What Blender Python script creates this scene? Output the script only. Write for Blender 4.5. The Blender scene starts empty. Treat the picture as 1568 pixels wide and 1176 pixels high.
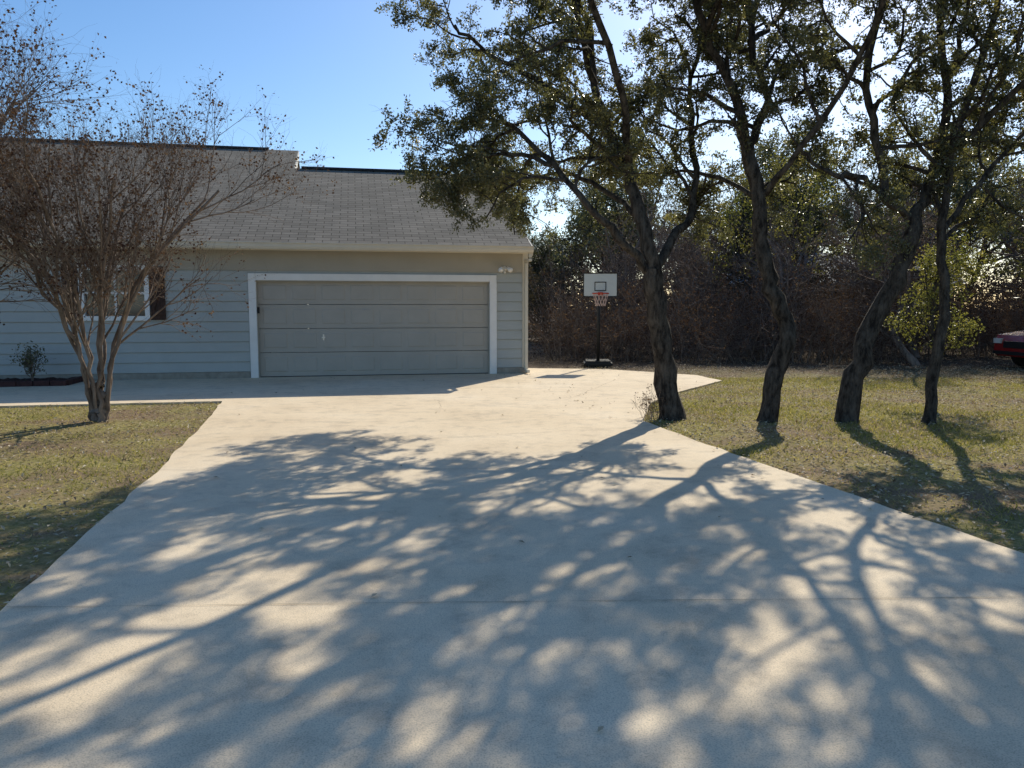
import bpy, bmesh, math, random
import numpy as np
from mathutils import Vector, Matrix

random.seed(7); rng = np.random.default_rng(7)
scene = bpy.context.scene
col = scene.collection

# ------------------------------------------------------------ materials
def mat(name, color=(.5,.5,.5), rough=.8, spec=.3, metal=0.0):
    m = bpy.data.materials.new(name); m.use_nodes = True
    b = m.node_tree.nodes['Principled BSDF']
    b.inputs['Base Color'].default_value = (*color, 1)
    b.inputs['Roughness'].default_value = rough
    b.inputs['Specular IOR Level'].default_value = spec
    b.inputs['Metallic'].default_value = metal
    return m
def N(m, t, **kw):
    n = m.node_tree.nodes.new(t)
    for k, v in kw.items():
        setattr(n, k, v)
    return n
def L(m, a, b): m.node_tree.links.new(a, b)
def noise(m, scale, detail=4, rough=.6, vec=None):
    n = N(m, 'ShaderNodeTexNoise'); n.inputs['Scale'].default_value = scale
    n.inputs['Detail'].default_value = detail; n.inputs['Roughness'].default_value = rough
    if vec is not None: L(m, vec, n.inputs['Vector'])
    return n
def ramp(m, fac, stops):
    r = N(m, 'ShaderNodeValToRGB')
    e = r.color_ramp.elements
    while len(e) < len(stops): e.new(.5)
    for i, (p, c) in enumerate(stops):
        e[i].position = p; e[i].color = (*c, 1)
    L(m, fac, r.inputs['Fac']); return r
def mix(m, fac, a, b, mode='MIX'):
    n = N(m, 'ShaderNodeMixRGB', blend_type=mode)
    for k, v in (('Fac', fac), ('Color1', a), ('Color2', b)):
        if isinstance(v, bpy.types.NodeSocket): L(m, v, n.inputs[k])
        elif isinstance(v, (int, float)): n.inputs[k].default_value = v
        else: n.inputs[k].default_value = (*v, 1)
    return n
def bump(m, h, strength=.3, dist=.01):
    b = N(m, 'ShaderNodeBump'); b.inputs['Strength'].default_value = strength
    b.inputs['Distance'].default_value = dist
    L(m, h, b.inputs['Height']); L(m, b.outputs['Normal'], m.node_tree.nodes['Principled BSDF'].inputs['Normal'])
def objc(m):
    return N(m, 'ShaderNodeTexCoord').outputs['Object']
def base(m, sock): L(m, sock, m.node_tree.nodes['Principled BSDF'].inputs['Base Color'])

def painted(name, color, var=.12, rough=.6, sc=3, bs=.15):
    m = mat(name, color, rough)
    o = objc(m)
    n1 = noise(m, sc, 5, .65, o); n2 = noise(m, 90, 3, .6, o)
    c0 = tuple(c*(1-var*1.3) for c in color); c1 = tuple(min(1, c*(1+var)) for c in color)
    r = ramp(m, n1.outputs['Fac'], [(.3, c0), (.7, c1)])
    base(m, r.outputs['Color']); bump(m, n2.outputs['Fac'], bs, .004)
    return m

# concrete
M_conc = mat('concrete', (.5, .44, .34), .85, .2)
o = objc(M_conc)
a = noise(M_conc, .55, 6, .62, o); b_ = noise(M_conc, 4.5, 6, .7, o); c_ = noise(M_conc, 160, 2, .5, o)
d_ = noise(M_conc, 1.7, 5, .75, o)
r1 = ramp(M_conc, a.outputs['Fac'], [(.3, (.68, .54, .365)), (.55, (.78, .635, .445)), (.75, (.82, .69, .51))])
r2 = ramp(M_conc, b_.outputs['Fac'], [(.28, (.80, .80, .80)), (.5, (1, 1, 1)), (.75, (1.0, .99, .97))])
m1 = mix(M_conc, 1.0, r1.outputs['Color'], r2.outputs['Color'], 'MULTIPLY')
r3 = ramp(M_conc, c_.outputs['Fac'], [(.3, (.64, .64, .64)), (.5, (1, 1, 1)), (.7, (1.12, 1.12, 1.12))])
m2 = mix(M_conc, .8, m1.outputs['Color'], r3.outputs['Color'], 'MULTIPLY')
r4 = ramp(M_conc, d_.outputs['Fac'], [(.36, (.72, .72, .74)), (.46, (1, 1, 1))])
m3 = mix(M_conc, .5, m2.outputs['Color'], r4.outputs['Color'], 'MULTIPLY')
base(M_conc, m3.outputs['Color'])
hm = mix(M_conc, .5, c_.outputs['Fac'], b_.outputs['Fac'])
bump(M_conc, hm.outputs['Color'], .35, .006)

M_crack = mat('crack_dark', (.24, .19, .14), .95, .1)
M_joint = mat('joint_dark', (.30, .25, .18), .95, .1)

# ground
M_ground = mat('lawn_soil', (.15, .13, .07), .95, .1)
o = objc(M_ground)
a = noise(M_ground, .8, 6, .65, o); b_ = noise(M_ground, 14, 6, .75, o); c_ = noise(M_ground, 60, 4, .7, o)
g1 = ramp(M_ground, b_.outputs['Fac'], [(.3, (.11, .10, .035)), (.48, (.26, .23, .085)), (.6, (.37, .30, .14)), (.72, (.47, .38, .22))])
g2 = ramp(M_ground, c_.outputs['Fac'], [(.3, (.10, .065, .04)), (.5, (.23, .16, .10)), (.68, (.42, .33, .21))])
rm = ramp(M_ground, a.outputs['Fac'], [(.42, (0, 0, 0)), (.60, (1, 1, 1))])
gm = mix(M_ground, rm.outputs['Color'], g1.outputs['Color'], g2.outputs['Color'])
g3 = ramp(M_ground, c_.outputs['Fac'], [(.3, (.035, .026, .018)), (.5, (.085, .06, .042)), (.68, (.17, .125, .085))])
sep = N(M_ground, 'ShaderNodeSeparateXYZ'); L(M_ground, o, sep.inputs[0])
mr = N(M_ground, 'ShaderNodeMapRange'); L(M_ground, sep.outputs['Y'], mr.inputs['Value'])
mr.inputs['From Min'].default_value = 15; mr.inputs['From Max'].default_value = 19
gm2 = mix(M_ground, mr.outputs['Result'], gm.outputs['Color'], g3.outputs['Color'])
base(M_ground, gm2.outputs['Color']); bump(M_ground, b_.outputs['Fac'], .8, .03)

def leafmat(name, stops, trans=.3, rough=.45, spec=.4, tm=(2.0, 1.9, 1.1)):
    m = mat(name, (.05, .07, .02), rough, spec)
    at = N(m, 'ShaderNodeAttribute'); at.attribute_name = 'tint'
    r = ramp(m, at.outputs['Fac'], stops)
    base(m, r.outputs['Color'])
    bs = m.node_tree.nodes['Principled BSDF']; out = m.node_tree.nodes['Material Output']
    tr = N(m, 'ShaderNodeBsdfTranslucent')
    tc = mix(m, 1.0, r.outputs['Color'], tm, 'MULTIPLY'); tc.use_clamp = True
    L(m, tc.outputs['Color'], tr.inputs['Color'])
    ms = N(m, 'ShaderNodeMixShader'); ms.inputs['Fac'].default_value = trans
    L(m, bs.outputs[0], ms.inputs[1]); L(m, tr.outputs[0], ms.inputs[2]); L(m, ms.outputs[0], out.inputs['Surface'])
    return m
M_leaf = leafmat('oak_leaf', [(0, (.055, .060, .032)), (.5, (.092, .096, .046)), (.8, (.14, .138, .065)), (1, (.24, .21, .10))], .42, .36, .8, (2.2, 2.05, 1.15))
M_leaf_y = leafmat('oak_leaf_yellowish', [(0, (.07, .08, .025)), (.5, (.13, .135, .04)), (1, (.26, .23, .08))], .45, .4)
M_leaf_d = leafmat('cedar_leaf', [(0, (.028, .036, .02)), (.6, (.055, .06, .03)), (1, (.11, .095, .055))], .25)
M_leaf_b = leafmat('dry_leaf', [(0, (.05, .028, .024)), (.5, (.095, .055, .042)), (1, (.20, .13, .09))], .2, .8, .1)
M_scrub = leafmat('scrub_leaf', [(0, (.04, .032, .025)), (.5, (.08, .065, .045)), (1, (.15, .12, .08))], .2, .8, .1)
M_litter = leafmat('leaf_litter', [(0, (.14, .09, .05)), (.5, (.33, .25, .16)), (1, (.62, .53, .39))], .1, .7, .25)
M_grass = leafmat('grass_blade', [(0, (.11, .125, .03)), (.35, (.23, .225, .065)), (.6, (.38, .33, .13)), (1, (.52, .43, .24))], .35, .6, .2)

def bark(name, c0, c1, sc=12, bs=.8):
    m = mat(name, c0, .95, .15); o = objc(m)
    mp = N(m, 'ShaderNodeMapping'); mp.inputs['Scale'].default_value = (1, 1, .35); L(m, o, mp.inputs['Vector'])
    n = noise(m, sc, 6, .7, mp.outputs[0]); n2 = noise(m, sc*4, 3, .7, mp.outputs[0])
    r = ramp(m, n.outputs['Fac'], [(.38, c0), (.62, c1)])
    base(m, r.outputs['Color'])
    h = mix(m, .4, n.outputs['Fac'], n2.outputs['Fac']); bump(m, h.outputs['Color'], bs, .04)
    return m
M_bark = bark('oak_bark', (.022, .018, .015), (.12, .10, .08), 14, 1.0)
M_myrtle = bark('myrtle_bark', (.12, .09, .07), (.28, .22, .175), 6, .25)
M_twig = bark('dry_twig', (.11, .082, .066), (.30, .235, .19), 8, .2)

M_siding = painted('siding_paint', (.45, .465, .44), .05, .55, 1.5, .08)
M_frieze = painted('frieze_paint', (.43, .39, .32), .05, .55, 1.5)
M_trim = painted('white_trim', (.88, .86, .82), .04, .5)
M_cream = painted('cream_trim', (.72, .65, .52), .05, .5)
M_door = painted('garage_door_paint', (.46, .42, .36), .05, .5, 2)
M_found = painted('foundation_concrete', (.33, .30, .25), .2, .9, 6, .5)
M_black = mat('black_plastic', (.02, .02, .02), .5)
M_wood = painted('shutter_wood', (.06, .028, .018), .4, .6, 14, .4)
M_mulch = painted('red_mulch', (.06, .028, .022), .5, .95, 40, 1.0)
M_ridge = mat('ridge_vent', (.035, .035, .035), .9)

M_roof = mat('shingles', (.15, .14, .12), .95, .15)
o = objc(M_roof)
br = N(M_roof, 'ShaderNodeTexBrick'); L(M_roof, o, br.inputs['Vector'])
br.inputs['Scale'].default_value = 1; br.inputs['Brick Width'].default_value = .33; br.inputs['Row Height'].default_value = .14
br.inputs['Mortar Size'].default_value = .010; br.inputs['Mortar Smooth'].default_value = .3
br.inputs['Color1'].default_value = (.19, .17, .14, 1); br.inputs['Color2'].default_value = (.26, .232, .192, 1)
br.inputs['Mortar'].default_value = (.085, .076, .062, 1)
n1 = noise(M_roof, 1.2, 5, .6, o); n2 = noise(M_roof, 150, 2, .5, o)
rr = ramp(M_roof, n1.outputs['Fac'], [(.3, (.84, .84, .84)), (.7, (1.12, 1.1, 1.08))])
q = mix(M_roof, 1, br.outputs['Color'], rr.outputs['Color'], 'MULTIPLY')
rr2 = ramp(M_roof, n2.outputs['Fac'], [(.3, (.7, .7, .7)), (.7, (1.2, 1.2, 1.2))])
q2 = mix(M_roof, .8, q.outputs['Color'], rr2.outputs['Color'], 'MULTIPLY')
base(M_roof, q2.outputs['Color'])
inv = N(M_roof, 'ShaderNodeMath', operation='SUBTRACT'); inv.inputs[0].default_value = 1; L(M_roof, br.outputs['Fac'], inv.inputs[1])
bump(M_roof, inv.outputs[0], .6, .012)

M_glass = mat('window_glass', (.03, .04, .05), .05, .8)
M_red = mat('red_car_paint', (.30, .015, .015), .25, .6)
M_red.node_tree.nodes['Principled BSDF'].inputs['Coat Weight'].default_value = .6
M_tyre = mat('tyre', (.02, .02, .02), .8); M_metal = mat('metal', (.5, .5, .5), .35, .5, .9)
M_lens = mat('lamp_lens', (.7, .7, .65), .15, .6)
M_rim = mat('rim_red', (.5, .05, .02), .5)
M_board = mat('backboard_panel', (.55, .60, .60), .25, .5)
M_net = mat('net_white', (.6, .45, .4), .8)

# ------------------------------------------------------------ mesh helpers
def link(ob, parent=None):
    col.objects.link(ob)
    if parent: ob.parent = parent
    return ob
def empty(name, loc=(0, 0, 0), rz=0.0):
    e = bpy.data.objects.new(name, None); e.location = loc; e.rotation_euler = (0, 0, rz)
    e.empty_display_size = .3
    return link(e)
def bm_obj(name, bm, m, parent=None, smooth=False):
    me = bpy.data.meshes.new(name); bm.normal_update(); bm.to_mesh(me); bm.free()
    for mm in (m if isinstance(m, list) else [m]): me.materials.append(mm)
    if smooth:
        for p in me.polygons: p.use_smooth = True
    return link(bpy.data.objects.new(name, me), parent)
def add_box(bm, x0, x1, y0, y1, z0, z1, mi=0):
    vs = [bm.verts.new(v) for v in ((x0, y0, z0), (x1, y0, z0), (x1, y1, z0), (x0, y1, z0), (x0, y0, z1), (x1, y0, z1), (x1, y1, z1), (x0, y1, z1))]
    for f in ((0, 3, 2, 1), (4, 5, 6, 7), (0, 1, 5, 4), (1, 2, 6, 5), (2, 3, 7, 6), (3, 0, 4, 7)):
        fc = bm.faces.new([vs[i] for i in f]); fc.material_index = mi
    return vs
def box(name, x0, x1, y0, y1, z0, z1, m, parent=None, bev=0.0):
    bm = bmesh.new(); add_box(bm, x0, x1, y0, y1, z0, z1)
    if bev > 0: bmesh.ops.bevel(bm, geom=bm.edges[:], offset=bev, segments=2, affect='EDGES')
    return bm_obj(name, bm, m, parent)
def prism(name, poly, z0, z1, m, parent=None, axis='z'):
    bm = bmesh.new()
    def P(p, h):
        return (p[0], p[1], h) if axis == 'z' else ((h, p[0], p[1]) if axis == 'x' else (p[0], h, p[1]))
    a = [bm.verts.new(P(p, z0)) for p in poly]; b = [bm.verts.new(P(p, z1)) for p in poly]
    bm.faces.new(a); bm.faces.new(b); n = len(poly)
    for i in range(n): bm.faces.new((a[i], a[(i+1) % n], b[(i+1) % n], b[i]))
    bmesh.ops.recalc_face_normals(bm, faces=bm.faces[:])
    return bm_obj(name, bm, m, parent)
def cyl(bm, p0, p1, r0, r1=None, k=12, mi=0):
    r1 = r0 if r1 is None else r1
    p0 = Vector(p0); p1 = Vector(p1); d = (p1-p0); h = d.length
    mt = Matrix.Translation((p0+p1)/2) @ d.to_track_quat('Z', 'Y').to_matrix().to_4x4()
    r = bmesh.ops.create_cone(bm, cap_ends=True, segments=k, radius1=r0, radius2=r1, depth=h, matrix=mt)
    for v in r['verts']:
        for f in v.link_faces: f.material_index = mi

def np_mesh(name, V, F, mats, tint=None, midx=None, smooth=None):
    me = bpy.data.meshes.new(name)
    V = np.asarray(V, dtype=np.float32)
    loops = np.concatenate([f.ravel() for f in F]).astype(np.int32)
    tot = np.concatenate([np.full(len(f), f.shape[1]) for f in F]).astype(np.int32)
    st = np.concatenate([[0], np.cumsum(tot)[:-1]]).astype(np.int32)
    me.vertices.add(len(V)); me.vertices.foreach_set('co', V.ravel())
    me.loops.add(len(loops)); me.loops.foreach_set('vertex_index', loops)
    me.polygons.add(len(tot)); me.polygons.foreach_set('loop_start', st); me.polygons.foreach_set('loop_total', tot)
    for m in mats: me.materials.append(m)
    if midx is not None: me.polygons.foreach_set('material_index', midx.astype(np.int32))
    me.polygons.foreach_set('use_smooth', np.zeros(len(tot), bool) if smooth is None else smooth)
    if tint is not None:
        at = me.attributes.new('tint', 'FLOAT', 'POINT'); at.data.foreach_set('value', tint.astype(np.float32))
    me.update(calc_edges=True); me.validate()
    return me

def unit(a): return a/np.maximum(np.linalg.norm(a, axis=-1, keepdims=True), 1e-9)
def leaves(C, size, tint=None, aspect=.5, flat=0.0, sr=.5):
    n = len(C)
    u = rng.normal(size=(n, 3)); u[:, 2] *= (1-flat); u = unit(u)
    w = rng.normal(size=(n, 3));
    if flat > 0:
        nn = unit(rng.normal(size=(n, 3))*(1-flat)*.6 + np.array([0, 0, 1.]))
        v = unit(np.cross(nn, u))
    else: v = unit(np.cross(u, w))
    s = size*(1-sr/2+sr*rng.random((n, 1)))
    bend = unit(np.cross(u, v))*s*.12
    V = np.stack([C-u*s*.5, C+v*s*aspect*.5+bend, C+u*s*.5, C-v*s*aspect*.5+bend], 1).reshape(-1, 3)
    F = np.arange(n*4).reshape(n, 4)
    t = rng.random(n) if tint is None else tint
    return V, F, np.repeat(t, 4)

class Skel:
    def __init__(s): s.br = {}; s.tw = []
    def add(s, pts, rad, k): s.br.setdefault((len(pts), k), []).append((pts, rad))
    def mesh(s):
        Vs, Fs, off = [], [], 0
        for (n, k), lst in s.br.items():
            P = np.array([l[0] for l in lst]); R = np.array([l[1] for l in lst]); B = len(lst)
            T = np.gradient(P, axis=1); T = unit(T)
            ref = np.where(np.abs(T[:, :1, 2:3]) > .8, np.array([[[1., 0, 0]]]), np.array([[[0, 0, 1.]]]))
            ref = np.repeat(ref, n, 1)
            A = unit(np.cross(T, ref)); Bn = np.cross(T, A)
            ang = np.linspace(0, 2*np.pi, k, endpoint=False)
            rr = R[:, :, None, None]
            ring = P[:, :, None, :] + rr*(A[:, :, None, :]*np.cos(ang)[None, None, :, None] + Bn[:, :, None, :]*np.sin(ang)[None, None, :, None])
            if k >= 10:
                ring = ring + rng.normal(size=ring.shape)*R[:, :, None, None]*.05
            Vs.append(ring.reshape(-1, 3))
            idx = np.arange(B*n*k).reshape(B, n, k)+off
            nx = np.roll(idx, -1, axis=2)
            Fs.append(np.stack([idx[:, :-1], nx[:, :-1], nx[:, 1:], idx[:, 1:]], -1).reshape(-1, 4))
            off += B*n*k
        return np.concatenate(Vs), np.concatenate(Fs)

def nrm(v):
    return v/max(1e-9, math.sqrt(v[0]*v[0]+v[1]*v[1]+v[2]*v[2]))
def perp_dir(d, ang):
    r = rng.normal(size=3); r = nrm(r - d*np.dot(r, d))
    return nrm(d*math.cos(ang)+r*math.sin(ang))

def grow(S, p, d, Ln, r, lvl, P):
    mx = P['max']; n = P['n'][lvl]; k = P['k'][lvl]
    pts = [p]; step = Ln/n; dirs = [d]
    for i in range(n):
        d = nrm(d + rng.normal(size=3)*P['wig'][lvl] + np.array([0, 0, P['trop'][lvl]]))
        p = p+d*step; pts.append(p); dirs.append(d)
    tip = P.get('tip', .35)
    rad = [r*(1-(1-tip)*i/n) for i in range(n+1)]
    S.add(np.array(pts), np.array(rad), k)
    if lvl >= mx:
        S.tw.append(pts); return
    children(S, pts, dirs, rad, Ln, lvl, P)
def children(S, pts, dirs, rad, Ln, lvl, P, t0=None):
    n = len(pts)-1; c = P['c'][lvl]
    c = int(c) if isinstance(c, int) else int(rng.integers(c[0], c[1]+1))
    t0 = P['t0'][lvl] if t0 is None else t0
    for j in range(c):
        t = t0+(1-t0)*(j+rng.random())/c
        f = t*n; i = min(int(f), n-1); q = pts[i]+(pts[i+1]-pts[i])*(f-i)
        a = math.radians(rng.uniform(*P['ang'][lvl]))
        dd = perp_dir(dirs[min(i+1, n)], a)
        if 'flatz' in P: dd[2] = dd[2]*P['flatz']+.08; dd = nrm(dd)
        ll = P['len'][lvl+1]*rng.uniform(.65, 1.25)*(1-.35*t)
        rr = min(rad[i]*.65, P['rad'][lvl+1])
        grow(S, q, dd, ll, rr, lvl+1, P)

def limb(S, pts, r0, r1, P, t0=.3, c=None, k=10, flare=0):
    pts = [np.array(p, float) for p in pts]
    out = []
    for i in range(len(pts)-1):
        p0 = pts[max(i-1, 0)]; p1 = pts[i]; p2 = pts[i+1]; p3 = pts[min(i+2, len(pts)-1)]
        for j in range(4):
            t = j/4
            out.append(.5*((2*p1)+(p2-p0)*t+(2*p0-5*p1+4*p2-p3)*t*t+(3*p1-p0-3*p2+p3)*t**3))
    out.append(pts[-1])
    jit = .018 if k > 5 else .01
    out = [o + (rng.normal(size=3)*jit if 0 < i < len(out)-1 else 0) for i, o in enumerate(out)]
    n = len(out)-1
    rad = [(r0+(r1-r0)*(i/n)**.8)*(1+rng.normal()*.04) for i in range(n+1)]
    if flare: rad[0] *= 1+flare; rad[1] *= 1+flare*.4
    S.add(np.array(out), np.array(rad), k)
    dirs = [nrm(out[min(i+1, n)]-out[max(i-1, 0)]) for i in range(n+1)]
    Q = dict(P)
    if c is not None: Q['c'] = [c]+list(P['c'][1:])
    children(S, out, dirs, rad, 0, 0, Q, t0)
    return out

def finish_tree(name, S, m_bark, m_leaf, nleaf, lsize, sigma, parent=None, loc=(0, 0, 0), aspect=.5, keep=1.0, me_only=False):
    V, F = S.mesh()
    TW = np.array(S.tw)
    if keep < 1: TW = TW[rng.random(len(TW)) < keep]
    B, n, _ = TW.shape
    t = rng.random((B, nleaf))*(n-1)*.95+.05; i = np.minimum(t.astype(int), n-2); f = (t-i)[..., None]
    bi = np.arange(B)[:, None]
    C = TW[bi, i]*(1-f)+TW[bi, i+1]*f
    C = C+rng.normal(size=C.shape)*sigma
    ctint = np.clip(rng.normal(.4, .2, (B, 1))+rng.normal(0, .16, (B, nleaf)), 0, 1)
    LV, LF, T = leaves(C.reshape(-1, 3), lsize, ctint.ravel(), aspect)
    nv = len(V)
    me = np_mesh(name, np.concatenate([V, LV]), [F, LF+nv], [m_bark, m_leaf],
                 np.concatenate([np.zeros(nv), T]), np.concatenate([np.zeros(len(F)), np.ones(len(LF))]),
                 np.concatenate([np.ones(len(F), bool), np.zeros(len(LF), bool)]))
    if me_only: return me
    ob = bpy.data.objects.new(name, me); ob.location = loc
    return link(ob, parent)

# ------------------------------------------------------------ ground and paving
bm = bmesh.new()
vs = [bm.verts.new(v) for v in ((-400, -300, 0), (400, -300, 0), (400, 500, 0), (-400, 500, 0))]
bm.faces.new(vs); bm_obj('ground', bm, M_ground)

DR0 = [(1.2, -12), (-.6, -4), (-1.6, 0), (-2.45, 3.55), (-3.2, 6.94), (-3.85, 9.5), (-4.49, 11.83), (-17.0, 9.4), (-17.4, 13.4), (-16.0, 13.9), (.15, 17.05),
         (-.05, 18.35), (2.2, 18.0), (3.95, 16.4), (4.17, 15.2), (2.9, 13.2), (2.1, 11.6), (1.68, 9.77), (2.0, 8.3), (2.53, 6.3), (3.03, 4.43), (5.3, -4), (7.6, -12)]
DRIVE = []
for i, p in enumerate(DR0):     # slightly ragged edges
    q = DR0[(i+1) % len(DR0)]; d = math.hypot(q[0]-p[0], q[1]-p[1]); n = max(1, int(d/.25)) if i not in (7, 8, 9, 22) else 1
    for j in range(n):
        t = j/n; jx = random.gauss(0, .008) if j else 0
        DRIVE.append((p[0]+(q[0]-p[0])*t+jx, p[1]+(q[1]-p[1])*t+jx))
drive_ob = prism('driveway', DRIVE, -.1, .03, M_conc)
def in_poly(X, Y, poly):
    ins = np.zeros(len(X), bool); n = len(poly)
    for i in range(n):
        x0, y0 = poly[i]; x1, y1 = poly[(i+1) % n]
        c = ((y0 > Y) != (y1 > Y)) & (X < (x1-x0)*(Y-y0)/(y1-y0+1e-12)+x0)
        ins ^= c
    return ins
bm = bmesh.new()
def strip(p, q, w, jit=0.0, n=1, z=.0345):
    p = Vector((p[0], p[1])); q = Vector((q[0], q[1])); d = (q-p).normalized(); s = Vector((-d.y, d.x)); off = 0
    prev = None
    for i in range(n+1):
        if i: off = off*.9+random.gauss(0, jit)
        c = p+(q-p)*(i/n)+s*off; ww = w*(.3+random.random()) if jit else w
        a = bm.verts.new((c.x+s.x*ww, c.y+s.y*ww, z)); b = bm.verts.new((c.x-s.x*ww, c.y-s.y*ww, z))
        if prev: bm.faces.new((prev[0], prev[1], b, a))
        prev = (a, b)
for p, q in (((-3.83, 9.5), (1.66, 9.9)), ((-3.17, 6.75), (2.4, 6.85)), ((-2.45, 3.6), (3.2, 3.75)), ((-4.45, 11.8), (2.15, 11.9)),
             ((-5.2, 11.72), (-5.75, 15.6)), ((-8.3, 11.12), (-8.9, 15.0)), ((-.9, -2), (4.7, -1.8))):
    strip(p, q, .0022, .0012, 60)
joints = bm_obj('control_joints', bm, M_joint)
bm = bmesh.new()
for p, q in (((-4.0, 12.9), (-1.2, 12.0)), ((-1.2, 12.0), (-.9, 10.6)), ((.2, 14.8), (3.2, 13.9)), ((.9, 12.1), (2.3, 15.9)), ((-3.3, 7.6), (-.3, 8.6)),
             ((-.3, 8.6), (1.7, 9.3)), ((-4.9, 12.3), (-3.2, 14.9))):
    strip(p, q, .0025, .012, 40, .0345)
cr = bm_obj('concrete_cracks', bm, M_crack)
joints.parent = drive_ob; cr.parent = drive_ob

def scatter(n, x0, x1, y0, y1):
    X = rng.uniform(x0, x1, n); Y = rng.uniform(y0, y1, n)
    k = ~in_poly(X, Y, DR0)
    hx, hy = X-.32, Y-16.88
    lx = hx*.981+hy*.195; ly = -hx*.195+hy*.981
    k &= ~((lx < .1) & (ly > -.1))
    return X[k], Y[k]
XY = [scatter(95000, -12, -1, 1.5, 12.5), scatter(210000, 1.5, 13, 2.5, 16)]
X = np.concatenate([a[0] for a in XY]); Y = np.concatenate([a[1] for a in XY])
def fbm(X, Y):
    s = 0
    for i, (f, a) in enumerate(((.6, 1), (1.3, .7), (2.9, .5), (6.1, .35), (12, .25))):
        s = s+a*np.sin(X*f+1.7*i+1.4*np.sin(Y*f*.8+i))*np.sin(Y*f*1.1+2.3*i+1.3*np.sin(X*f*.7+i*2))
    return s
pat = 1/(1+np.exp(-2.6*fbm(X, Y)))
k = rng.random(len(X)) < .15+.85*pat; X = X[k]; Y = Y[k]; pat = pat[k]; n = len(X)
h = rng.uniform(.015, .045, n)*(.5+.8*pat); w = rng.uniform(.003, .006, n); an = rng.uniform(0, 2*np.pi, n)
ln = rng.normal(size=(n, 2))*h[:, None]*.9
B = np.stack([X, Y, np.zeros(n)], 1); sd = np.stack([np.cos(an)*w, np.sin(an)*w, np.zeros(n)], 1)
V = np.stack([B-sd, B+sd, B+np.stack([ln[:, 0], ln[:, 1], h], 1)], 1).reshape(-1, 3)
T = np.clip(rng.normal(.60, .25, n)-.30*pat, 0, 1)
link(bpy.data.objects.new('grass', np_mesh('grass', V, [np.arange(n*3).reshape(n, 3)], [M_grass], np.repeat(T, 3))))
XY = [scatter(22000, -12, -1, 1.5, 12.5), scatter(55000, 1.5, 14, 2.5, 19), scatter(22000, .5, 22, 15, 26)]
X = np.concatenate([a[0] for a in XY]); Y = np.concatenate([a[1] for a in XY])
k = rng.random(len(X)) < 1.1-.8/(1+np.exp(-2.6*fbm(X, Y))); X = X[k]; Y = Y[k]
C = np.stack([X, Y, rng.uniform(.01, .035, len(X))], 1)
dr = np.stack([rng.uniform(-5, 4, 900), rng.uniform(1.5, 17, 900)], 1)
dr = dr[in_poly(dr[:, 0], dr[:, 1], DR0)]
edge = np.minimum(np.abs(dr[:, 0]-(1.68+(9.77-dr[:, 1])*.25)), 9)
dr = dr[(edge < .5) | (rng.random(len(dr)) < .10)]
C = np.concatenate([C, np.c_[dr, np.full(len(dr), .042)]])
V, F, T = leaves(C, .045, None, .5, .75)
link(bpy.data.objects.new('fallen_leaves', np_mesh('fallen_leaves', V, [F], [M_litter], T)))

# ------------------------------------------------------------ house
H = empty('garage_house', (.32, 16.88, 0), math.atan2(.195, .981))
SL = .4415
def rz(y): return 2.76+SL*(y+.42)
LX = -18.0; RX = .015
def wall(name, x0, x1, z0, z1): return box(name, x0, x1, .03, .18, z0, z1, M_siding, H)
wall('wall_corner', -.82, 0, .0, 2.66); wall('wall_over_door', -5.64, -.82, 2.02, 2.66)
wall('wall_mid', -7.72, -5.64, .0, 2.66); wall('wall_under_window', -8.9, -7.72, 0, 1.26); wall('wall_over_window', -8.9, -7.72, 2.24, 2.66)
wall('wall_left', LX, -8.9, 0, 2.66)
bm = bmesh.new()
def board(x0, x1, z0, z1):
    f0, f1 = -.006, .016
    vs = [bm.verts.new(v) for v in ((x0, f0, z0), (x1, f0, z0), (x1, f1, z1), (x0, f1, z1), (x0, .028, z0+.012), (x1, .028, z0+.012), (x1, .028, z1), (x0, .028, z1))]
    for f in ((0, 1, 2, 3), (0, 4, 5, 1), (3, 2, 6, 7), (0, 3, 7, 4), (1, 5, 6, 2)): bm.faces.new([vs[i] for i in f])
z = .165; e = .205
while z < 2.2:
    z1 = min(z+e-.012, 2.21)
    spans = [(-.66, -.10), (LX, -5.80)]
    if z1 > 1.2 and z < 2.3: spans = [(-.66, -.10), (-7.66, -5.80), (LX, -8.96)]
    for s in spans: board(s[0], s[1], z, z1)
    z += e
bmesh.ops.recalc_face_normals(bm, faces=bm.faces[:])
bm_obj('lap_siding', bm, M_siding, H)
box('frieze_board', LX, -.10, .0, .028, 2.223, 2.64, M_frieze, H)
box('foundation_right', -.68, .02, -.012, .028, -.05, .155, M_found, H)
box('foundation_left', LX, -5.80, -.012, .028, -.05, .155, M_found, H)
box('corner_board', -.098, .025, -.02, .029, .157, 2.64, M_cream, H, .004)
prism('side_wall', [(.181, 0), (9.8, 0), (9.8, 2.66), (4.9, 4.9), (.181, 2.66)], -.15, -.015, M_siding, H, 'x')
box('back_wall', -5.2, -.15, 9.65, 9.8, 0, 2.66, M_siding, H)
prism('main_gable_wall', [(.2, 0), (13.2, 0), (13.2, 2.66), (6.7, 5.75), (.2, 2.75)], -5.4, -5.25, M_siding, H, 'x')
prism('far_gable_wall', [(.2, 0), (13.2, 0), (13.2, 2.66), (6.7, 5.75), (.2, 2.75)], LX, LX+.15, M_siding, H, 'x')
box('main_back_wall', LX+.15, -5.4, 13.05, 13.2, 0, 2.66, M_siding, H)
bm = bmesh.new(); z = .16
while z < 2.5:
    vs = [bm.verts.new(v) for v in ((.012, .03, z), (.012, 9.8, z), (-.006, 9.8, z+.2), (-.006, .03, z+.2), (-.013, .03, z), (-.013, 9.8, z))]
    bm.faces.new((vs[0], vs[1], vs[2], vs[3])); bm.faces.new((vs[0], vs[4], vs[5], vs[1])); z += .205
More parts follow.
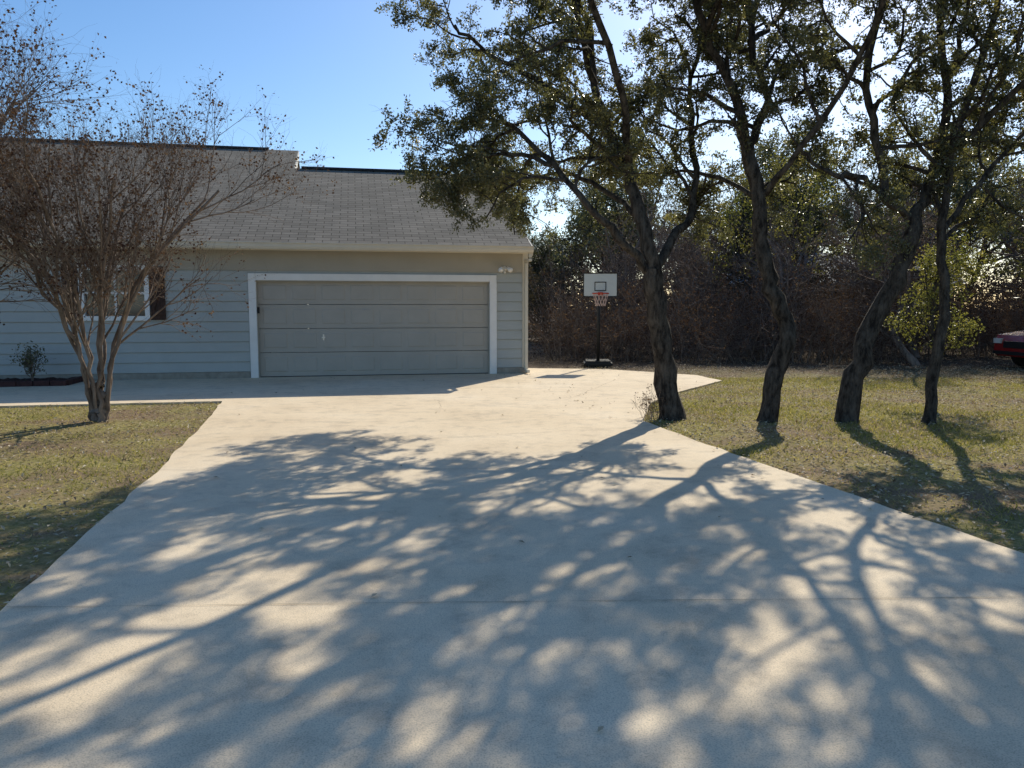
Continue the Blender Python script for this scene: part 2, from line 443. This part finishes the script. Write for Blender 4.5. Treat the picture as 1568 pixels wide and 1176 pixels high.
bm_obj('side_lap_siding', bm, M_siding, H)
def slab(name, pts, m, th=.09):
    bm = bmesh.new(); t = [bm.verts.new(p) for p in pts]; b = [bm.verts.new((p[0], p[1], p[2]-th)) for p in pts]
    bm.faces.new(t); bm.faces.new(b); n = len(pts)
    for i in range(n): bm.faces.new((t[i], t[(i+1) % n], b[(i+1) % n], b[i]))
    bmesh.ops.recalc_face_normals(bm, faces=bm.faces[:]); return bm_obj(name, bm, m, H)
slab('roof_front', [(LX-.4, -.42, rz(-.42)), (RX, -.42, rz(-.42)), (RX, 4.9, rz(4.9)), (-5.2, 4.9, rz(4.9)), (-5.2, 6.7, rz(6.7)), (LX-.4, 6.7, rz(6.7))], M_roof)
slab('roof_back', [(-5.2, 4.905, rz(4.9)), (RX, 4.905, rz(4.9)), (RX, 10.2, rz(4.9)-SL*5.3), (-5.2, 10.2, rz(4.9)-SL*5.3)], M_roof)
slab('roof_main_back', [(LX-.4, 6.705, rz(6.7)), (-5.21, 6.705, rz(6.7)), (-5.21, 13.8, rz(6.7)-SL*7.1), (LX-.4, 13.8, rz(6.7)-SL*7.1)], M_roof)
zz = rz(4.9); box('ridge_vent', -5.0, -1.2, 4.8, 5.0, zz-.02, zz+.04, M_ridge, H)
zz = rz(6.7); box('main_ridge_vent', LX, -6.0, 6.6, 6.8, zz-.02, zz+.04, M_ridge, H)
def rake(name, x0, x1, y0, y1, dz0=-.2, dz1=-.005, m=M_cream):
    return prism(name, [(y0, rz(y0)+dz0), (y1, rz(y1)+dz0), (y1, rz(y1)+dz1), (y0, rz(y0)+dz1)], x0, x1, m, H, 'x')
rake('rake_board', RX+.003, RX+.03, -.42, 4.9)
rake('main_rake_board', -5.197, -5.17, 5.0, 6.7)
box('soffit', LX-.3, RX-.01, -.40, -.002, 2.645, 2.665, M_cream, H)
prism('fascia', [(-.42, 2.60), (-.40, 2.60), (-.40, 2.672), (-.42, 2.672)], LX-.4, RX, M_cream, H, 'x')
prism('gutter', [(-.423, 2.62), (-.50, 2.62), (-.525, 2.67), (-.53, 2.735), (-.55, 2.735), (-.55, 2.755), (-.515, 2.755), (-.51, 2.68), (-.495, 2.64), (-.423, 2.64)], LX-.4, RX+.02, M_cream, H, 'x')
bm = bmesh.new()
add_box(bm, -.055, .015, -.47, -.40, 2.52, 2.618)
add_box(bm, -.055, .015, -.085, -.025, .10, 2.42)
add_box(bm, -.055, .015, -.47, -.025, 2.44, 2.50)
add_box(bm, -.055, .015, -.28, -.088, .06, .12)
bmesh.ops.bevel(bm, geom=bm.edges[:], offset=.008, segments=2, affect='EDGES')
bm_obj('downspout', bm, M_cream, H)
bm = bmesh.new(); x0, x1 = -5.64, -.82
for i in range(4):
    z0 = .045+i*.497; z1 = z0+.487
    add_box(bm, x0+.02, x1-.02, .10, .14, z0, z1)
    for j in range(8):
        w = (x1-x0-.1)/8; px = x0+.05+j*w
        vs = add_box(bm, px+.06, px+w-.06, .090, .099, z0+.09, z1-.09)
        for q in (0, 1, 4, 5):
            v = vs[q]; v.co.x += .02 if q in (0, 4) else -.02; v.co.z += .02 if q in (0, 1) else -.02
bm_obj('garage_door', bm, M_door, H)
box('door_seal', x0+.02, x1-.02, .09, .15, .03, .043, M_black, H)
bm = bmesh.new()
add_box(bm, -4.37, -4.29, .06, .098, .83, .86); add_box(bm, -4.345, -4.315, .075, .098, .78, .91)
bm_obj('door_handle', bm, M_metal, H)
box('trim_left', x0-.15, x0, -.035, .0285, .03, 2.16, M_trim, H, .004)
box('trim_right', x1, x1+.15, -.035, .0285, .03, 2.16, M_trim, H, .004)
box('trim_top', x0+.002, x1-.002, -.035, .0285, 2.02, 2.16, M_trim, H, .004)
box('jamb_left', x0+.001, x0+.019, .03, .2, .03, 2.018, M_frieze, H); box('jamb_right', x1-.019, x1-.001, .03, .2, .03, 2.018, M_frieze, H)
box('jamb_top', x0+.02, x1-.02, .0, .098, 1.998, 2.018, M_frieze, H)
box('door_keypad', x0+.01, x0+.055, -.0, .028, 1.35, 1.48, M_black, H)
wx0, wx1, wz0, wz1 = -8.9, -7.72, 1.26, 2.24
bm = bmesh.new()
for a in ((wx0-.05, wx0+.04, wz0-.05, wz1+.06), (wx1-.04, wx1+.05, wz0-.05, wz1+.06), (wx0+.042, wx1-.042, wz1-.04, wz1+.06), (wx0+.042, wx1-.042, wz0-.05, wz0+.04)):
    add_box(bm, a[0], a[1], -.03, .09, a[2], a[3])
add_box(bm, wx0+.042, wx1-.042, .035, .085, 1.73, 1.775); add_box(bm, -8.33, -8.29, .038, .08, wz0+.042, 1.728); add_box(bm, -8.33, -8.29, .038, .08, 1.777, wz1-.042)
bm_obj('window_frame', bm, M_trim, H)
box('window_glass', wx0+.04, wx1-.04, .06, .066, wz0+.04, wz1-.04, M_glass, H)
bm = bmesh.new()
for sx in (-7.65, -9.24):
    for j in range(3): add_box(bm, sx+j*.093, sx+j*.093+.089, -.035, -.008, 1.22, 2.28)
    for zb in (1.32, 2.08): add_box(bm, sx+.002, sx+.276, -.055, -.036, zb, zb+.09)
    p = [(sx+.01, 1.42), (sx+.07, 1.42), (sx+.268, 2.07), (sx+.21, 2.07)]
    a = [bm.verts.new((q[0], -.053, q[1])) for q in p]; b = [bm.verts.new((q[0], -.036, q[1])) for q in p]
    bm.faces.new(a[::-1])
    for i in range(4): bm.faces.new((a[i], a[(i+1) % 4], b[(i+1) % 4], b[i]))
bmesh.ops.recalc_face_normals(bm, faces=bm.faces[:])
bm_obj('shutters', bm, M_wood, H)
bm = bmesh.new()
cyl(bm, (-.50, -.03, 2.3), (-.50, .0, 2.3), .055)
for s in (-1, 1):
    cyl(bm, (-.50, -.04, 2.3), (-.50+s*.07, -.10, 2.31), .012)
    cyl(bm, (-.50+s*.06, -.07, 2.32), (-.50+s*.11, -.19, 2.26), .03, .055)
cyl(bm, (-.50, -.03, 2.25), (-.50, -.08, 2.22), .025)
bm_obj('flood_light', bm, M_trim, H, True)
F_ = empty('flower_bed', (.32, 16.88, 0), math.atan2(.195, .981))
bm = bmesh.new()
bmesh.ops.create_grid(bm, x_segments=90, y_segments=12, size=1)
for v in bm.verts:
    v.co = Vector((-12.6+v.co.x*3.6, -.49+v.co.y*.44, .09+random.uniform(-.02, .03)))
bm_obj('mulch', bm, M_mulch, F_)
bm = bmesh.new(); x = -16.2
while x < -9.02:
    add_box(bm, x, x+.27, -1.02, -.93, .0, .13+random.uniform(-.006, .006)); x += .28
for j in range(3): add_box(bm, -9.0, -8.91, -.95+j*.29, -.95+j*.29+.28, 0, .13)
bmesh.ops.bevel(bm, geom=bm.edges[:], offset=.01, segments=1, affect='EDGES')
bm_obj('edging', bm, painted('edging_red', (.07, .028, .025), .3, .8, 12, .5), F_)

PS = dict(max=2, n=[0, 4, 3], k=[0, 3, 3], wig=[0, .2, .3], trop=[0, .05, .0], c=[5, (4, 6)], t0=[.2, .2], ang=[(25, 60), (25, 60)], len=[0, .3, .16], rad=[0, .006, .004])
S = Skel()
for i in range(9):
    a = rng.uniform(0, 6.28); r = rng.uniform(.05, .25)
    limb(S, [(0, 0, 0), (math.cos(a)*r*.5, math.sin(a)*r*.5, .25), (math.cos(a)*r, math.sin(a)*r, rng.uniform(.4, .6))], .01, .005, PS, .3, 5, 4)
finish_tree('garden_shrub', S, M_twig, M_leaf, 4, .05, .04, loc=(-8.95, 14.3, .08), keep=.6)

# ------------------------------------------------------------ front oaks
PO = dict(max=3, n=[0, 7, 5, 4], k=[0, 6, 4, 3], wig=[0, .26, .32, .34], trop=[0, .03, .01, -.01],
          c=[7, (6, 7), (5, 7)], t0=[.3, .25, .15], ang=[(35, 80), (35, 78), (25, 75)],
          len=[0, 1.5, .78, .30], rad=[0, .034, .012, .005], flatz=.8)
PD = dict(PO, trop=[0, -.10, -.05, -.03], len=[0, 1.1, .7, .32])     # drooping skirts
NL, LS, SG, KP = 58, .043, .033, .70
S = Skel()
limb(S, [(2.12, 10.1, -.05), (2.0, 10.1, .7), (1.9, 10.05, 1.35), (1.82, 10.0, 1.95)], .155, .12, PO, .9, 0, 12, .35)
limb(S, [(1.82, 10.0, 1.95), (1.66, 10.0, 2.6), (1.5, 10.2, 3.2), (1.3, 10.4, 3.7), (1.1, 10.5, 4.4), (1.0, 10.8, 5.3), (.7, 11, 6.2)], .105, .035, PO, .3, 9)
limb(S, [(1.8, 10.0, 1.9), (1.35, 9.8, 2.35), (.95, 9.7, 2.75), (.5, 9.9, 3.25), (.0, 10.1, 3.75), (-.5, 10.4, 4.0)], .065, .02, PO, .42, 8)
limb(S, [(1.84, 10.0, 1.95), (2.1, 10.3, 2.35), (2.4, 10.6, 2.7), (2.55, 10.9, 3.4), (2.5, 11.2, 4.4), (2.7, 11.3, 5.4)], .07, .03, PO, .38, 8)
limb(S, [(1.3, 10.4, 3.7), (.95, 10.9, 4.2), (.3, 11.2, 4.7), (-.3, 11.2, 5.0), (-.8, 11.2, 5.4)], .06, .02, PO, .2, 8)
limb(S, [(1.5, 10.2, 3.2), (1.3, 9.4, 4.0), (.9, 8.8, 4.8), (.5, 8.3, 5.5), (.2, 8.0, 6.0)], .055, .022, PO, .3, 7)
limb(S, [(1.66, 10.0, 2.6), (1.2, 10.7, 3.1), (.7, 11.4, 3.4), (.2, 11.9, 3.4), (-.1, 12.2, 3.3)], .045, .015, PD, .5, 7)
limb(S, [(.5, 9.9, 3.25), (.0, 10.0, 3.4), (-.5, 10.2, 3.4), (-.8, 10.2, 3.3)], .035, .012, PD, .2, 6)
limb(S, [(1.1, 10.5, 4.4), (.7, 9.9, 5.4), (.1, 9.6, 6.0), (-.4, 9.6, 6.3)], .045, .02, PO, .2, 7)
finish_tree('live_oak_tree', S, M_bark, M_leaf, NL, LS, SG, keep=KP+.12)
S = Skel()
limb(S, [(3.3, 9.9, -.05), (3.38, 9.9, .6), (3.52, 9.9, 1.2), (3.34, 9.95, 1.7), (3.22, 10, 2.2), (3.14, 10, 2.85), (2.98, 10, 3.5)], .12, .085, PO, .75, 2, 12, .3)
limb(S, [(2.98, 10, 3.5), (2.75, 9.9, 4.2), (2.35, 9.7, 4.8), (2.1, 9.5, 5.6), (1.9, 9.2, 6.6)], .07, .03, PO, .1, 11)
limb(S, [(2.98, 10, 3.5), (3.3, 10.2, 4.1), (3.1, 10.4, 4.9), (3.3, 10.6, 5.8), (3.6, 10.8, 6.8)], .06, .03, PO, .1, 11)
limb(S, [(3.14, 10, 2.85), (3.5, 9.5, 3.4), (3.9, 9.0, 4.2), (4.0, 8.5, 5.0), (3.8, 8.0, 5.8)], .045, .02, PO, .3, 7)
limb(S, [(3.14, 10, 2.85), (2.8, 10.6, 3.2), (2.4, 11.2, 3.4), (2.0, 11.6, 3.3)], .035, .015, PD, .3, 6)
limb(S, [(3.1, 10.4, 4.9), (3.6, 11.2, 5.4), (4.0, 12.0, 5.8), (4.2, 12.8, 6.0)], .045, .015, PO, .2, 7)
limb(S, [(2.35, 9.7, 4.8), (2.6, 8.9, 5.6), (2.7, 8.2, 6.2), (2.6, 7.5, 6.6)], .04, .015, PO, .2, 7)
finish_tree('live_oak_tree', S, M_bark, M_leaf, NL, LS, SG, keep=KP)
S = Skel()
limb(S, [(4.35, 9.9, -.05), (4.42, 9.9, .6), (4.65, 9.9, 1.3), (4.95, 9.9, 1.95), (5.12, 10, 2.6)], .145, .10, PO, .9, 0, 12, .3)
limb(S, [(5.12, 10, 2.6), (4.7, 9.9, 2.85), (4.3, 9.8, 3.1), (3.95, 9.7, 3.1), (3.6, 9.8, 3.4)], .05, .02, PO, .3, 5)
limb(S, [(5.12, 10, 2.6), (5.4, 10.1, 3.2), (5.6, 10.2, 4.2), (5.5, 10.3, 5.2), (5.8, 10.4, 6.4)], .08, .03, PO, .2, 11)
limb(S, [(4.75, 9.9, 2.8), (4.55, 9.9, 3.6), (4.4, 9.9, 4.4), (4.5, 9.8, 5.3), (4.2, 9.6, 6.4)], .06, .03, PO, .2, 11)
limb(S, [(5.4, 10.1, 3.2), (6.0, 9.6, 4.0), (6.5, 9.2, 4.6), (7.0, 8.9, 5.4)], .05, .02, PO, .2, 8)
limb(S, [(4.5, 9.8, 5.3), (4.9, 9.2, 6.0), (5.3, 8.6, 6.6), (5.6, 8.0, 7.0)], .045, .015, PO, .2, 7)
finish_tree('live_oak_tree', S, M_bark, M_leaf, NL, LS, SG, keep=KP)
S = Skel()
limb(S, [(5.3, 9.7, -.05), (5.34, 9.7, .7), (5.4, 9.7, 1.6), (5.38, 9.8, 2.5), (5.5, 9.8, 3.6), (5.9, 9.9, 4.8), (6.1, 10, 6.0)], .08, .03, PO, .42, 11, 10, .3)
limb(S, [(5.38, 9.8, 2.4), (5.9, 10, 3.0), (6.5, 10.2, 3.6), (7.2, 10.2, 4.2)], .04, .02, PO, .3, 8)
finish_tree('live_oak_tree', S, M_bark, M_leaf, NL, LS, SG, keep=KP)
PY = dict(PO, len=[0, .8, .4, .25], c=[8, (4, 5), (3, 5)])
S = Skel()
limb(S, [(6.3, 11.6, -.05), (6.35, 11.6, .8), (6.3, 11.65, 1.6), (6.4, 11.6, 2.3)], .04, .015, PY, .3, 13)
finish_tree('young_oak_tree', S, M_bark, M_leaf_y, 20, .045, .05)

# ------------------------------------------------------------ crepe myrtles
PM = dict(max=4, n=[0, 6, 5, 5, 4], k=[0, 5, 4, 3, 3], wig=[0, .10, .12, .14, .18], trop=[0, .05, .05, .05, .03], tip=.5,
          c=[5, (4, 5), (4, 6), (4, 6)], t0=[.45, .25, .2, .15], ang=[(14, 36), (18, 44), (22, 48), (25, 60)],
          len=[0, 1.5, 1.0, .62, .36], rad=[0, .018, .010, .006, .004])
def myrtle(loc, ns, spread, h, bias=0):
    S = Skel()
    for i in range(ns):
        an = 2*math.pi*i/ns+rng.uniform(-.3, .3); s = spread*rng.uniform(.35, 1.1)
        dx, dy = math.cos(an)*s+bias, math.sin(an)*s
        r0 = rng.uniform(.026, .042)
        b = (math.cos(an)*.06, math.sin(an)*.06)
        limb(S, [(b[0], b[1], -.03), (b[0]*1.2+dx*.03, b[1]*1.2+dy*.03, .4), (dx*.12+b[0], dy*.12+b[1], 1.0), (dx*.42, dy*.42, 1.0+(h-1)*.48), (dx, dy, h)], r0, .016, PM, .46, 6, 7)
    limb(S, [(0, 0, -.05), (.0, .0, .25), (.01, .0, .5)], .12, .06, PM, .9, 0, 9)
    return finish_tree('crepe_myrtle_tree', S, M_myrtle, M_leaf_b, 5, .036, .03, loc=loc, keep=.28, aspect=.8)
myrtle((-5.35, 9.9, 0), 10, 1.75, 2.95, bias=.12)
myrtle((-6.75, 8.7, 0), 9, 1.6, 3.4, bias=.25)

# ------------------------------------------------------------ background woods
W = empty('background_woods')
PB = dict(max=3, n=[0, 5, 4, 2], k=[0, 4, 3, 3], wig=[0, .22, .28, .3], trop=[0, .08, .03, .0],
          c=[7, (5, 6), (4, 5)], t0=[.3, .25, .15], ang=[(35, 75), (30, 70), (25, 70)],
          len=[0, 2.5, 1.3, .7], rad=[0, .07, .03, .012], flatz=.8)
def bgtree(name, seed, h, ml, nl, keep=1.0, t0=.25, mb=None, P=None, ls=.12):
    global rng
    rng = np.random.default_rng(seed)
    S = Skel(); P = P or PB
    top = [(rng.normal()*.15, rng.normal()*.15, -.1)]
    x = y = 0
    for i in range(1, 6):
        x += rng.normal()*.3; y += rng.normal()*.3; top.append((x, y, h*.85*i/5))
    limb(S, top, .16, .04, P, t0, 13, 7)
    a = rng.uniform(0, 6.28)
    for j in range(2):
        a += 2.5; z0 = h*(.2+.15*j); c = top[1+j]
        limb(S, [c, (c[0]+math.cos(a)*1.0, c[1]+math.sin(a)*1.0, z0+1.1), (c[0]+math.cos(a)*1.7, c[1]+math.sin(a)*1.7, h*.75)], .08, .03, P, .3, 7, 6)
    return finish_tree(name, S, mb or M_bark, ml, nl, ls, .11, keep=keep, me_only=True)
PBB = dict(PB, c=[7, (6, 7), (6, 7)], rad=[0, .06, .03, .016], trop=[0, .12, .08, .05])
B1 = bgtree('woods_oak_a', 11, 8, M_leaf, 26, .9, .4); B2 = bgtree('woods_oak_b', 12, 7.5, M_leaf_y, 14, .6, .4)
B3 = bgtree('woods_cedar', 13, 7, M_leaf_d, 32, 1, .08); B4 = bgtree('woods_bare', 14, 7, M_leaf_b, 2, .4, .15, M_twig, PBB, .08)
rng = np.random.default_rng(21)
def place(me, x, y, s, i):
    ob = bpy.data.objects.new('tree_%d' % i, me); ob.location = (x, y, 0); ob.rotation_euler = (0, 0, random.uniform(0, 6.28))
    ob.scale = (s, s, s*random.uniform(.9, 1.08)); link(ob, W)
lst = []
for x, y, s, b in ((3.4, 24.5, .45, B4), (5.4, 23.5, .52, B4), (7.6, 23, .58, B4), (9.8, 22, .65, B4), (12, 22.5, .72, B4), (14.5, 22, .8, B4), (17, 22.5, .8, B4), (19.5, 21, .8, B3), (4.4, 26, .62, B4), (6.5, 26, .66, B4), (8.7, 25, .7, B4)):
    lst.append((b, x, y, s))
for x, y, s, b in ((4.4, 29, .75, B4), (6.6, 28, .8, B4), (9.2, 27.5, .85, B2), (11.9, 27, .95, B4), (15.2, 28, 1, B1), (18.5, 26.5, 1, B4), (22, 27, 1.05, B3), (26, 26, 1.1, B1)):
    lst.append((b, x, y, s))
for i in range(12):
    lst.append(([B1, B4, B3, B1, B4, B2][i % 6], 5.0+i*3.2+random.uniform(-.8, .8), 34+random.uniform(0, 5), random.uniform(1.05, 1.3)))
for i in range(11):
    lst.append((random.choice([B1, B3]), 6+i*5.2, 48+random.uniform(0, 8), random.uniform(1.1, 1.4)))
for x, y, s in ((1.2, 42, .75), (3.4, 46, .85), (5.4, 40, .9), (2.3, 52, .85)): lst.append((B3, x, y, s))
for x, y, s, b in ((11.8, 15.0, .85, B3), (13.5, 17.5, 1.0, B1), (10.4, 19.5, .7, B4), (15.5, 14, 1.0, B1), (9.8, 12.4, .75, B4)):
    lst.append((b, x, y, s))
for i in range(20):
    lst.append((random.choice([B1, B3]), -75+i*4, 58+random.uniform(0, 8), random.uniform(.8, .95)))
for i, (me, x, y, s) in enumerate(lst): place(me, x, y, s, i)

n = 60000
X = rng.uniform(.5, 60, n); Y = 30+rng.gamma(2, 1.6, n)+.12*X
hh = 2.6+.9*np.sin(X*.9)+.7*np.sin(X*2.3+1)+.4*np.sin(X*5.1)
Z = hh*rng.random(n)**.8
V, F, T = leaves(np.stack([X, Y, Z], 1), .22, np.clip(rng.normal(.4, .2, n), 0, 1), .4)
link(bpy.data.objects.new('understorey_scrub', np_mesh('understorey_scrub', V, [F], [M_scrub], T)))

PT = dict(max=2, n=[0, 5, 4], k=[0, 3, 3], wig=[0, .16, .24], trop=[0, .02, .0], tip=.4,
          c=[5, (4, 6)], t0=[.2, .2], ang=[(15, 65), (20, 70)], len=[0, .9, .45], rad=[0, .009, .006])
S = Skel()
for i in range(2300):
    far = i % 3 == 0
    x = rng.uniform(1.0, 25); y = 19.8+rng.gamma(2, 1.2)+max(0, .6-.1*x)
    if x < 3.8: y = max(y, 20.2)
    if x > 10.5: y += 2.2
    h = rng.uniform(.6, 2.9)*(.72+.28*math.sin(x*1.9)*math.sin(y))
    if far: y += 4; h *= 1.6
    lx, ly = rng.normal(size=2)*.7
    limb(S, [(x, y, -.02), (x+lx*.3, y+ly*.4, h*.5), (x+lx, y+ly, h)], rng.uniform(.006, .018), .005, PT, .2, 4, 3)
finish_tree('dry_brush_thicket', S, M_twig, M_leaf_b, 4, .06, .05, keep=.5)
S = Skel()
for i in range(28):
    x = 1.82+rng.normal()*.07; y = 10.0+rng.normal()*.08; h = rng.uniform(.25, .5)
    limb(S, [(x, y, 0), (x+rng.normal()*.05, y+rng.normal()*.05, h*.5), (x+rng.normal()*.1, y+rng.normal()*.08, h)], .003, .0015, dict(PT, len=[0, .12, .06], rad=[0, .002, .0015]), .3, 2, 3)
finish_tree('dry_weeds', S, M_twig, M_leaf_b, 1, .03, .02, keep=.5)

# ------------------------------------------------------------ basketball hoop
BH = empty('basketball_hoop', (2.12, 18.9, 0), math.radians(-4))
bm = bmesh.new(); add_box(bm, -.35, .35, -.15, .75, .0, .16)
bmesh.ops.bevel(bm, geom=bm.edges[:], offset=.05, segments=3, affect='EDGES'); bm_obj('base', bm, M_black, BH)
bm = bmesh.new(); cyl(bm, (0, 0, .1), (0, 0, 2.1), .04, k=16)
cyl(bm, (0, .02, .3), (0, .6, .12), .02); cyl(bm, (0, 0, 2.05), (0, -.28, 2.12), .02); cyl(bm, (0, 0, 1.8), (0, -.28, 1.85), .02)
bm_obj('pole', bm, M_black, BH, True)
box('backboard', -.37, .41, -.33, -.30, 1.74, 2.27, M_board, BH)
bm = bmesh.new()
for a in ((-.39, .43, 2.272, 2.295), (-.39, .43, 1.715, 1.738), (-.39, -.372, 1.738, 2.272), (.412, .43, 1.738, 2.272),): add_box(bm, a[0], a[1], -.34, -.29, a[2], a[3])
bm_obj('board_frame', bm, M_black, BH)
bm = bmesh.new()
for a in ((-.12, .16, 2.06, 2.08), (-.12, .16, 1.86, 1.88), (-.12, -.10, 1.88, 2.06), (.14, .16, 1.88, 2.06)): add_box(bm, a[0], a[1], -.336, -.331, a[2], a[3])
bm_obj('target_square', bm, M_black, BH)
bm = bmesh.new(); cx, cy, cz, R = .02, -.56, 1.80, .19
pr = [(cx+R*math.cos(2*math.pi*i/24), cy+R*math.sin(2*math.pi*i/24), cz) for i in range(24)]
for i in range(24): cyl(bm, pr[i], pr[(i+1) % 24], .012, k=6)
add_box(bm, -.04, .08, -.40, -.34, 1.76, 1.83); bm_obj('rim', bm, M_rim, BH)
bm = bmesh.new()
for i in range(12):
    for s in (1, -1):
        a0 = 2*math.pi*i/12
        P_ = [(cx+R*f*math.cos(a0+s*j*.26), cy+R*f*math.sin(a0+s*j*.26), cz-.1*j) for j, f in enumerate((1, .85, .7, .6))]
        for j in range(3): cyl(bm, P_[j], P_[j+1], .005, k=4)
bm_obj('net', bm, M_net, BH)

# ------------------------------------------------------------ red car
CR = empty('parked_car', (11.95, 18.2, 0), math.radians(4))
prof = [(.0, .42), (.03, .66), (.12, .80), (.9, .93), (1.25, .97), (1.75, 1.42), (2.1, 1.50), (3.4, 1.48), (3.95, 1.12), (4.45, 1.05), (4.55, .75), (4.52, .4)]
def arch(cx_, r=.36, z=.34): return [(cx_+r*math.cos(a), z+r*math.sin(a)) for a in np.linspace(0, math.pi, 9)]
low = [(4.4, .28)]+[(p[0], max(p[1], .28)) for p in arch(3.6)]+[(p[0], max(p[1], .28)) for p in arch(.85)]+[(.1, .28)]
bm = bmesh.new(); poly = prof+low
def cabin(z): return .0 if z < .95 else (z-.95)*.35
rows = []
for s in (-1, 1):
    rows.append([bm.verts.new((p[0], s*(.88-cabin(p[1])-(.06 if p[0] < .05 or p[0] > 4.5 else 0)), p[1])) for p in poly])
bm.faces.new(rows[0]); bm.faces.new(rows[1]); n = len(poly)
for i in range(n): bm.faces.new((rows[0][i], rows[0][(i+1) % n], rows[1][(i+1) % n], rows[1][i]))
bmesh.ops.recalc_face_normals(bm, faces=bm.faces[:])
bmesh.ops.bevel(bm, geom=[e_ for e_ in bm.edges if e_.calc_length() > .0 and e_.is_manifold and e_.calc_face_angle(0) > .9], offset=.035, segments=2, affect='EDGES')
bm_obj('body', bm, M_red, CR)
for s, nm in ((-1, 'side_glass'), (1, 'far_side_glass')):
    g = [(1.42, 1.02), (1.83, 1.39), (3.35, 1.39), (3.75, 1.08), (3.7, 1.02)]
    bm = bmesh.new(); vs = [bm.verts.new((p[0], s*(.883-cabin(p[1])+.006), p[1])) for p in g]; bm.faces.new(vs); bm_obj(nm, bm, M_glass, CR)
bm = bmesh.new(); bm.faces.new([bm.verts.new(v) for v in ((1.27, -.75, 1.005), (1.27, .75, 1.005), (1.72, .64, 1.41), (1.72, -.64, 1.41))]); bm_obj('windscreen', bm, M_glass, CR)
bm = bmesh.new()
for wx in (.85, 3.6):
    for s in (-1, 1):
        cyl(bm, (wx, s*.68, .33), (wx, s*.89, .33), .33, k=28, mi=0); cyl(bm, (wx, s*.86, .33), (wx, s*.90, .33), .20, k=20, mi=1)
        for j in range(5):
            a = j*2*math.pi/5; cyl(bm, (wx, s*.905, .33), (wx+.19*math.cos(a), s*.905, .33+.19*math.sin(a)), .02, k=6, mi=1)
bm_obj('wheels', bm, [M_tyre, M_metal], CR)
bm = bmesh.new(); add_box(bm, -.012, .10, -.80, -.55, .60, .72); add_box(bm, -.012, .10, .55, .80, .60, .72); bm_obj('headlights', bm, M_lens, CR)
bm = bmesh.new(); add_box(bm, -.015, .05, -.45, .45, .50, .66); add_box(bm, -.03, .08, -.78, .78, .34, .42); bm_obj('grille', bm, M_black, CR)

# ------------------------------------------------------------ neighbour house
NH = empty('neighbor_house', (10.5, 44, 0), math.radians(-5))
M_nw = painted('neighbor_wall', (.50, .52, .52), .06); M_nr = painted('neighbor_roof', (.20, .22, .24), .15, .8)
box('walls', 0, 14, 0, 8, 0, 2.7, M_nw, NH)
prism('roof', [(-.5, 2.6), (4, 4.6), (8.5, 2.6), (8.5, 2.72), (4, 4.75), (-.5, 2.75)], -.4, 14.4, M_nr, NH, 'x')
bm = bmesh.new()
for x in (2, 6, 10.5):
    add_box(bm, x, x+1.2, -.03, -.002, .9, 2.1)
bm_obj('windows', bm, M_glass, NH)
bm = bmesh.new()
for x in (2, 6, 10.5):
    for a in ((x-.1, x-.002, .8, 2.2), (x+1.202, x+1.3, .8, 2.2), (x, x+1.2, .8, .898), (x, x+1.2, 2.102, 2.2)): add_box(bm, a[0], a[1], -.05, -.002, a[2], a[3])
bm_obj('window_trim', bm, M_trim, NH)

# ------------------------------------------------------------ light, sky, camera
el = math.radians(35.5); az = math.atan2(.40, .916)
sv = Vector((math.sin(az)*math.cos(el), math.cos(az)*math.cos(el), math.sin(el)))
sun = bpy.data.lights.new('sun', 'SUN'); sun.energy = 5.0; sun.angle = math.radians(.5); sun.color = (1, .93, .78)
so = bpy.data.objects.new('sun', sun); so.rotation_euler = sv.to_track_quat('Z', 'Y').to_euler(); so.location = (10, 20, 20); link(so)
w = bpy.data.worlds.new('World'); scene.world = w; w.use_nodes = True
nt = w.node_tree; bg = nt.nodes['Background']; sk = nt.nodes.new('ShaderNodeTexSky'); sk.sky_type = 'NISHITA'
sk.sun_disc = False; sk.sun_elevation = el; sk.sun_rotation = az; sk.air_density = 1.0; sk.dust_density = .8; sk.ozone_density = 3.2; sk.altitude = 300
hs = nt.nodes.new('ShaderNodeHueSaturation'); hs.inputs['Saturation'].default_value = 1.2; hs.inputs['Value'].default_value = 1.0
nt.links.new(sk.outputs[0], hs.inputs['Color']); nt.links.new(hs.outputs[0], bg.inputs['Color']); bg.inputs['Strength'].default_value = .15

cam = bpy.data.cameras.new('camera'); co = bpy.data.objects.new('camera', cam); link(co)
cam.sensor_width = 36; cam.lens = 36*1178/1568; cam.clip_end = 2000; cam.clip_start = .05
co.location = (0, 0, 1.48); co.rotation_euler = (math.radians(90-5.72), 0, 0)
scene.camera = co
scene.view_settings.view_transform = 'Standard'; scene.view_settings.look = 'None'; scene.view_settings.exposure = 0
